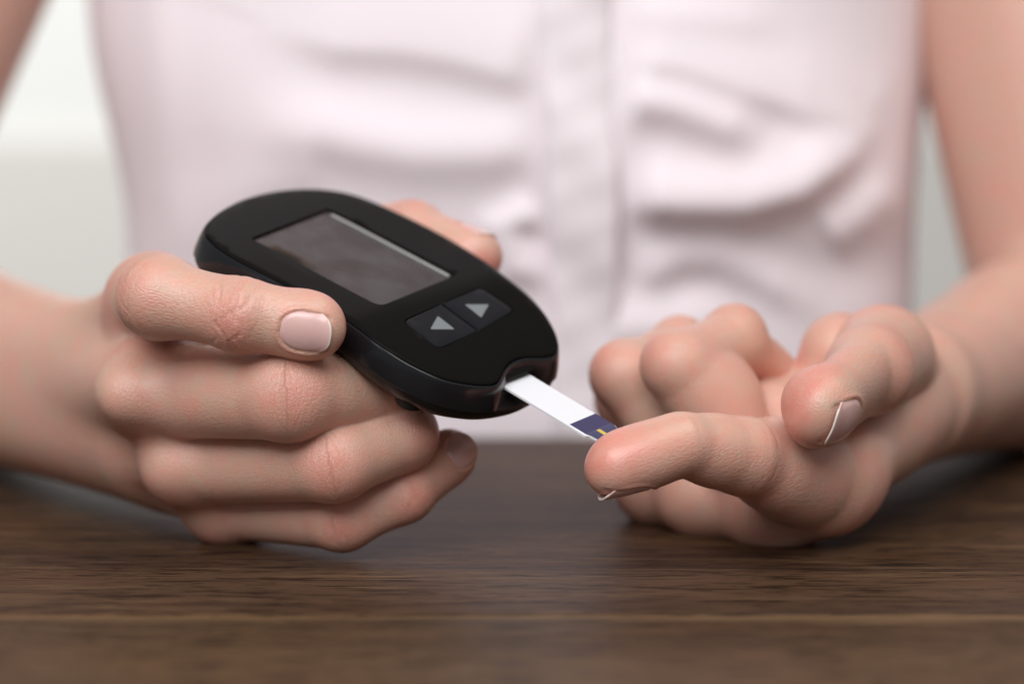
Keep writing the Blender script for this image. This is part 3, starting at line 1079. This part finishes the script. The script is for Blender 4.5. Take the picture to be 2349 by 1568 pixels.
def mpart(name, V3, F, mat, parent, smooth=True, auto=None):
    V3 = np.asarray(V3)
    o = mesh_obj(name, M2W(V3[:, 0], V3[:, 1], V3[:, 2]) - MC, F, mat, parent, smooth)
    if auto:
        mark = o.data
        bpy_sharp(mark, auto)
    return o
def bpy_sharp(me, deg):
    import bmesh
    bm = bmesh.new(); bm.from_mesh(me)
    bmesh.ops.remove_doubles(bm, verts=bm.verts, dist=1e-6)
    bmesh.ops.recalc_face_normals(bm, faces=bm.faces)
    lim = math.radians(deg)
    for e in bm.edges:
        if len(e.link_faces) == 2 and e.calc_face_angle(0) > lim: e.smooth = False
    bm.to_mesh(me); bm.free()
def rrect(corners, r, n=6):
    """rounded quadrilateral from four corners"""
    c = np.asarray(corners, float); out = []
    r = np.broadcast_to(r, 4)
    for i in range(4):
        p, a, b = c[i], c[i - 1], c[(i + 1) % 4]
        p0 = p + nrm(a - p) * r[i]; p1 = p + nrm(b - p) * r[i]
        for k in range(n + 1):
            t = k / n
            out.append((1 - t) ** 2 * p0 + 2 * t * (1 - t) * p + t * t * p1)
    return np.array(out)
def ccw(P):
    return P if np.sum(P[:, 0] * np.roll(P[:, 1], -1) - np.roll(P[:, 0], -1) * P[:, 1]) > 0 else P[::-1].copy()

meter = bpy.data.objects.new('glucose_meter', None)
meter.location = MC * MM
link(meter)
tag(meter, 'black oval glucose meter with blank screen and arrow buttons held in a hand', 'glucose meter')

lcd_c = np.array([uvof(c3(*p)) for p in ((390, 365), (845, 190), (1600, 580), (1150, 765))])
lcd_hole = ccw(rrect(lcd_c, (1.2, 0.8, 0.8, 2.6)))
btn_c = np.array([uvof(c3(*p)) for p in ((1272, 852), (1738, 648), (1950, 792), (1497, 1020))])
btn_hole = ccw(rrect(btn_c, (2.6, 2.2, 2.4, 2.6)))

# face plate
fp_top = offset(O1, -0.45)
vs, fs = fill(fp_top, [lcd_hole, btn_hole])
top = np.column_stack([vs, nsurf(vs[:, 0])])
sides = loft([ring3(fp_top, 0), ring3(offset(O1, -0.16), -0.09), ring3(O1, -0.32), ring3(O1, -1.3)])
h1 = loft([ring3(lcd_hole, 0)[::-1], ring3(lcd_hole, -0.9)[::-1]])
h2 = loft([ring3(btn_hole, 0)[::-1], ring3(offset(btn_hole, .05), -0.12)[::-1], ring3(btn_hole, -1.2)[::-1]])
mpart('face_plate', *combine((top, fs), sides, h1, h2), GLOSS, meter, auto=28)
# display
vs, fs = fill(offset(lcd_hole, 0.3), step=4)
screen = mpart('display', np.column_stack([vs, np.full(len(vs), -0.55) + nsurf(vs[:, 0])]), fs, LCD, meter)
screen['label'] = 'dark blank display window'
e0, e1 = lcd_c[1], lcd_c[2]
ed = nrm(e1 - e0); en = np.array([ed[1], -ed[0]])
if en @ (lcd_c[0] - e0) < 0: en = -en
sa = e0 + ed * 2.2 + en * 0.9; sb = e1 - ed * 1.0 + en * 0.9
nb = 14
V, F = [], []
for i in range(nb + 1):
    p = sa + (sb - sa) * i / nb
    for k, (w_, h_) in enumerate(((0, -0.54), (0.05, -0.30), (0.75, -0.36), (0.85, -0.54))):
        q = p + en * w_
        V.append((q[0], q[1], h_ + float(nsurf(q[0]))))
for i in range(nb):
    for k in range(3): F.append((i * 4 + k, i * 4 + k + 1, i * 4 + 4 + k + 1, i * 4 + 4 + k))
mpart('display_edge_glint', V, F, LCDGLINT, screen, False)  # pale strip in place of light catching the glass edge

# buttons: two pads in one recess, parted by a fine gap
tm, bm_ = (btn_c[0] + btn_c[1]) / 2, (btn_c[2] + btn_c[3]) / 2
tm = np.array(uvof(c3(1508, 745))); bm_ = np.array(uvof(c3(1735, 912)))
gap = 0.14
du = nrm(tm - btn_c[0]) if True else 0
def pad(corners, rr, mark):
    P = ccw(offset(ccw(rrect(corners, rr)), -0.32))
    P2 = offset(P, -0.22)
    vs, fs = fill(P2, step=2.5)
    s = loft([ring3(P2, 0.02), ring3(offset(P, -0.06), -0.05), ring3(P, -0.22), ring3(P, -1.1)])
    o = mpart('button', *combine((np.column_stack([vs, nsurf(vs[:, 0]) + 0.02]), fs), s), PAD, meter, auto=35)
    q = np.array([uvof(c3(*p)) for p in mark])
    q = ccw(rrect4(q, 0.5))
    vs, fs = fill(q, step=2)
    s = loft([ring3(q, 0.055), ring3(q, 0.0)])
    mpart('arrow_mark', *combine((np.column_stack([vs, nsurf(vs[:, 0]) + 0.055]), fs), s), MARK, o, False)
    return o
def rrect4(tri, r):
    c = np.asarray(tri); out = []
    for i in range(3):
        p, a, b = c[i], c[i - 1], c[(i + 1) % 3]
        p0 = p + nrm(a - p) * r; p1 = p + nrm(b - p) * r
        for k in range(5):
            t = k / 4; out.append((1 - t) ** 2 * p0 + 2 * t * (1 - t) * p + t * t * p1)
    return np.array(out)
b1 = pad([btn_c[0], tm, bm_, btn_c[3]], (2.4, 0.25, 0.25, 2.4), [(1490, 822), (1446, 900), (1590, 900)])
b1['label'] = 'left button with a grey arrow'
b2 = pad([tm, btn_c[1], btn_c[2], bm_], (0.25, 2.0, 2.2, 0.25), [(1648, 754), (1790, 754), (1746, 832)])
b2['label'] = 'right button with a grey arrow'

# housing: the rim round the face plate, its flaring side wall and the strip notch
hs = [ring3(offset(O1, -1.0), -1.25), ring3(offset(O1, 0.22), -1.2), ring3(offset(O1, 0.26), -0.45), ring3(offset(O1, 0.42), -0.30), ring3(offset(O1, 0.72), -0.38),
      ring3(offset(O1, 0.95), -0.75), ring3(offset(O1, 1.35), -2.2), ring3(offset(O1, 1.75), -4.2), ring3(offset(O1, 1.85), -5.6), ring3(offset(O1, 1.6), -5.9), ring3(offset(O1, 0.4), -5.95)]
mpart('housing', *loft(hs), SATIN, meter, auto=32)
# back shell
ls = [ring3(offset(O2, 1.25), -5.75), ring3(offset(O2, 1.45), -6.15), ring3(offset(O2, 1.2), -7.2), ring3(offset(O2, 0.2), -8.8), ring3(offset(O2, -1.6), -10.3),
      ring3(offset(O2, -4.2), -11.5), ring3(offset(O2, -7.5), -12.2), ring3(offset(O2, -9.5), -12.4)]
sh = loft(ls)
vs, fs = fill(offset(O2, 1.25), step=4)
capt = (np.column_stack([vs, nsurf(vs[:, 0]) - 5.75]), fs)
vs, fs = fill(offset(O2, -9.5), step=4)
capb = (np.column_stack([vs, nsurf(vs[:, 0]) - 12.4]), fs)
mpart('back_shell', *combine(sh, capt, capb), SHELL, meter, auto=40)

# small rubber foot under the left edge
fu, fv = uvof(c3(1305, 1330), -10.5)
V, F = [], []
prof = [(3.2, 2.5), (3.2, -0.6), (2.8, -1.2), (2.0, -1.5), (0.0, -1.6)]
for r_, z_ in prof:
    for k in range(24):
        a = 2 * math.pi * k / 24; V.append((fu + r_ * math.cos(a), fv + 1.5 + r_ * math.sin(a), float(nsurf(fu)) - 10.2 + z_))
for i in range(len(prof) - 1):
    for k in range(24): F.append((i * 24 + k, i * 24 + (k + 1) % 24, (i + 1) * 24 + (k + 1) % 24, (i + 1) * 24 + k))
mpart('rubber_foot', V, F, RUBBER, meter)

# ------------------------------------------------------------------ test strip
NS = -8.6
sp = {k: np.array(uvof(c4(*p), NS, False)) for k, p in dict(a=(1085, 1030), b=(1275, 898), c=(1870, 1252), d=(1668, 1362), e=(1820, 1475), g=(2012, 1335)).items()}
print('strip', {k: v.round(1) for k, v in sp.items()})
ax = nrm((sp['c'] - sp['b']) + (sp['e'] - sp['a']))
ay = np.array([-ax[1], ax[0]])
o0 = (sp['a'] + sp['b']) / 2
loc = lambda p: np.array([(p - o0) @ ax, (p - o0) @ ay])
L = {k: loc(v) for k, v in sp.items()}
print('strip local', {k: v.round(2) for k, v in L.items()})
yl, yr = (L['a'][1] + L['e'][1]) / 2, (L['b'][1] + L['c'][1] + L['g'][1]) / 3
xn = (L['c'][0] + L['d'][0]) / 2
xl = (L['e'][0] + L['g'][0]) / 2 - 0.3
strip = bpy.data.objects.new('test_strip', None)
SO = M2W(o0[0], o0[1], NS)
strip.location = SO * MM
link(strip)
tag(strip, 'white test strip with navy end and gold window between meter and fingertip', 'test strip')
SX3, SY3 = MU * ax[0] + MV * ax[1], MU * ay[0] + MV * ay[1]
def spart(name, poly, z0, z1, mat, parent):
    P = ccw(np.asarray(poly, float)); n = len(P)
    V = [(x * SX3 + y * SY3 + z * MN) for z in (z1, z0) for x, y in P]
    F = [tuple(range(n)), tuple(reversed(range(n, 2 * n)))] + [(i, i + n, (i + 1) % n + n, (i + 1) % n) for i in range(n)]
    return mesh_obj(name, V, F, mat, parent, False)
xe = xl + 2.9
spart('strip_body', [(-9, yl), (xl + .3, yl), (xl + .9, yl + .9), (xe, yl + 1.2), (xe, yr - 1.0), (xl + 0.9, yr), (-9, yr)], -0.45, 0, STRIP, strip)
spart('navy_band', [(xn, yl + .75), (xl, yl + .75), (xl, yr - .02), (xn, yr - .02)], 0.004, 0.05, NAVY, strip)
ym = (yl + yr) / 2
spart('clear_end', [(xl + .12, yl + .75), (xl + .8, yl + 1.1), (xe - .05, yl + 1.35), (xe - .05, ym - .75), (xl + .12, ym - .75)], 0.004, 0.05, NAVY2, strip)
spart('clear_end', [(xl + .12, ym + .45), (xe - .05, ym + .45), (xe - .05, yr - 1.05), (xl + .8, yr - .1), (xl + .12, yr - .05)], 0.004, 0.05, NAVY2, strip)
spart('gold_window', [(xl + .12, ym - .75), (xe - .05, ym - .75), (xe - .05, ym + .45), (xl + .12, ym + .45)], 0.004, 0.045, YELLOW, strip)
spart('print_line', [(xl, yl + .75), (xl + .12, yl + .75), (xl + .12, yr - .05), (xl, yr - .05)], 0.004, 0.052, LINE, strip)
print('strip end world', (SO + SX3 * xe + SY3 * ym).round(1), 'fingertip', B_IDX.J[-1].round(1))

# the port the strip enters: a rounded sleeve standing in the notch
def port():
    yc, hw, hh = ym, (yr - yl) / 2 + 1.6, 1.9
    n = 40
    def rr_(w, h, r):
        out = []
        for sx_, sy_, a0 in ((1, 1, 0), (-1, 1, 90), (-1, -1, 180), (1, -1, 270)):
            for k in range(10):
                a = math.radians(a0 + 90 * k / 9)
                out.append((sx_ * (w - r) + r * math.cos(a), sy_ * (h - r) + r * math.sin(a)))
        return np.array(out)
    rings = []
    for x, w, h, r in ((-9, hw, hh, 1.2), (-0.5, hw, hh, 1.2), (0.1, hw - .25, hh - .25, 1.0), (0.0, hw - 1.1, hh - 1.1, .5), (-3.0, hw - 1.4, hh - 1.4, .3)):
        q = rr_(w, h, r)
        rings.append(np.array([SO - MC + x * SX3 + (yc + a) * SY3 + (b - 0.2) * MN for a, b in q]))
    V, F = loft(rings)
    o = mesh_obj('strip_port', V, F, GLOSS, meter)
    bpy_sharp(o.data, 40)
port()
print('script', round(time.time() - T0, 1))
